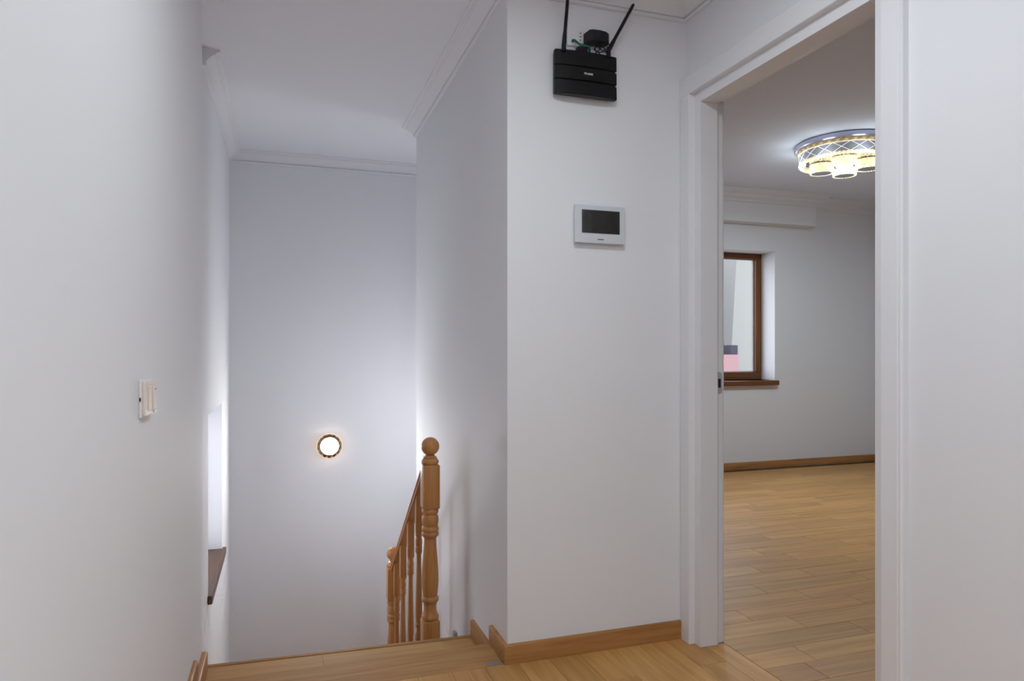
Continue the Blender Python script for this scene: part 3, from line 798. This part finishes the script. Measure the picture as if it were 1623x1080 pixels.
for k in range(8):                                   # the lit crystal rim throws light out sideways and on to the ceiling
    a = 2 * PI * (k + .5) / 8; lamp_point((.345 * math.cos(a), .345 * math.sin(a), -.165), .6)
lamp_point((0, 0, -.25), 3)

# ------------------------------------------------------------------ hall and landing lamps, added to light the white walls, all out of frame
def added_ceiling_lamp(x, y, label, power, color):  # unseen ceiling light, added to brighten the hall
    hl = thing('added_ceiling_light', label, 'ceiling lamp', (x, y, ZC))
    m = MB(); m.lathe([(0, ZC), (.17, ZC), (.17, ZC - .03), (0, ZC - .03)], 48, (x, y, 0)); m.build('base', M['white_plastic'], hl, 30)
    m = MB(); m.lathe([(.165, ZC - .03), (.165, ZC - .05), (.12, ZC - .066), (0, ZC - .07)], 48, (x, y, 0)); m.build('diffuser', M['added_lamp_white'], hl, 40)
    area('hall_fill_light', (x, y, ZC - .075), (0, 0, 0), .3, .3, power, color, 'DISK')
COOL = (.87, .955, 1)
NEUTRAL = (.95, .975, 1)
added_ceiling_lamp(.62, 1.25, 'added fill ceiling light over the hall near the router wall, out of view', 9.0, COOL)
added_ceiling_lamp(.70, -.60, 'added fill ceiling light over the hall behind the camera, out of view', 17.5, COOL)
wl2 = thing('wall_lamp', 'added fill lamp on the landing wall round the corner, out of view', 'wall lamp', (XR, 4.36, .50))  # unseen lamp, added to brighten the stairwell end wall
m = MB(); m.lathe([(.12, XR), (.12, XR - .03), (0, XR - .03)], 40, (0, 0, 0), 'X')
for v in m.bm.verts: v.co += Vector((0, 4.36, .50))
m.build('base', M['white_plastic'], wl2, 30)
m = MB(); m.lathe([(.11, XR - .03), (.10, XR - .05), (0, XR - .06)], 40, (0, 0, 0), 'X')
for v in m.bm.verts: v.co += Vector((0, 4.36, .50))
m.build('diffuser', M['added_lamp_white'], wl2, 40)
area('landing_fill_light', (XR - .085, 4.36, .50), (0, PI / 2 + .25, 0), .24, .24, 4.6, NEUTRAL, 'DISK')

# ------------------------------------------------------------------ outside the room window
b = thing('building', 'lilac rendered house with pale eaves outside the room window', 'building', (6.6, 13, -3))
m = MB(); m.box(4.2, 13, -3, 9.6, 16, 3.1); m.build('facade', M['facade_lilac'], b)
m = MB(); m.prism([(4.0, 3.1), (9.8, 3.1), (9.8, 3.25), (4.0, 3.3)], 12.92, 16.2, 'XZ'); m.build('roof', M['roof'], b)
b2 = thing('building', 'pale tall building beside the lilac house outside the room window', 'building', (11, 11.5, -3))
m = MB(); m.prism([(8.43, -3), (14, -3), (14, 5.2), (8.96, 5.2)], 11.9, 12.9, 'XZ'); m.build('facade', M['facade_pale'], b2)
m = MB(); m.box(8.70, 11.6, -3, 14, 11.9, .5); m.build('plinth', M['facade_pale'], b2)
b3 = thing('garden_wall', 'pink rendered garden wall in front of the lilac house', 'wall', (7.2, 10.2, -3))
m = MB(); m.box(5.6, 10.2, -3, 7.60, 10.5, 1.05); m.build('wall_body', M['facade_pink'], b3)
m = MB(); m.box(7.45, 10.22, 1.05, 7.60, 10.45, 1.215); m.build('meter_box', M['facade_window'], b3)
g = MB(); g.box(-30, 5.9, -3.1, 40, 60, -3); struct(g.build('ground', M['ground']), 'paved ground outside the house', 'ground')

up = MB(); up.box(-3, -3, 2.72, 8, YRB + .3, 8.5); struct(up.build('sky_blocker', M['facade_pale']), 'added block above the flat shading the facades opposite, out of view', 'wall')  # unseen block, added to keep sky light off the facades
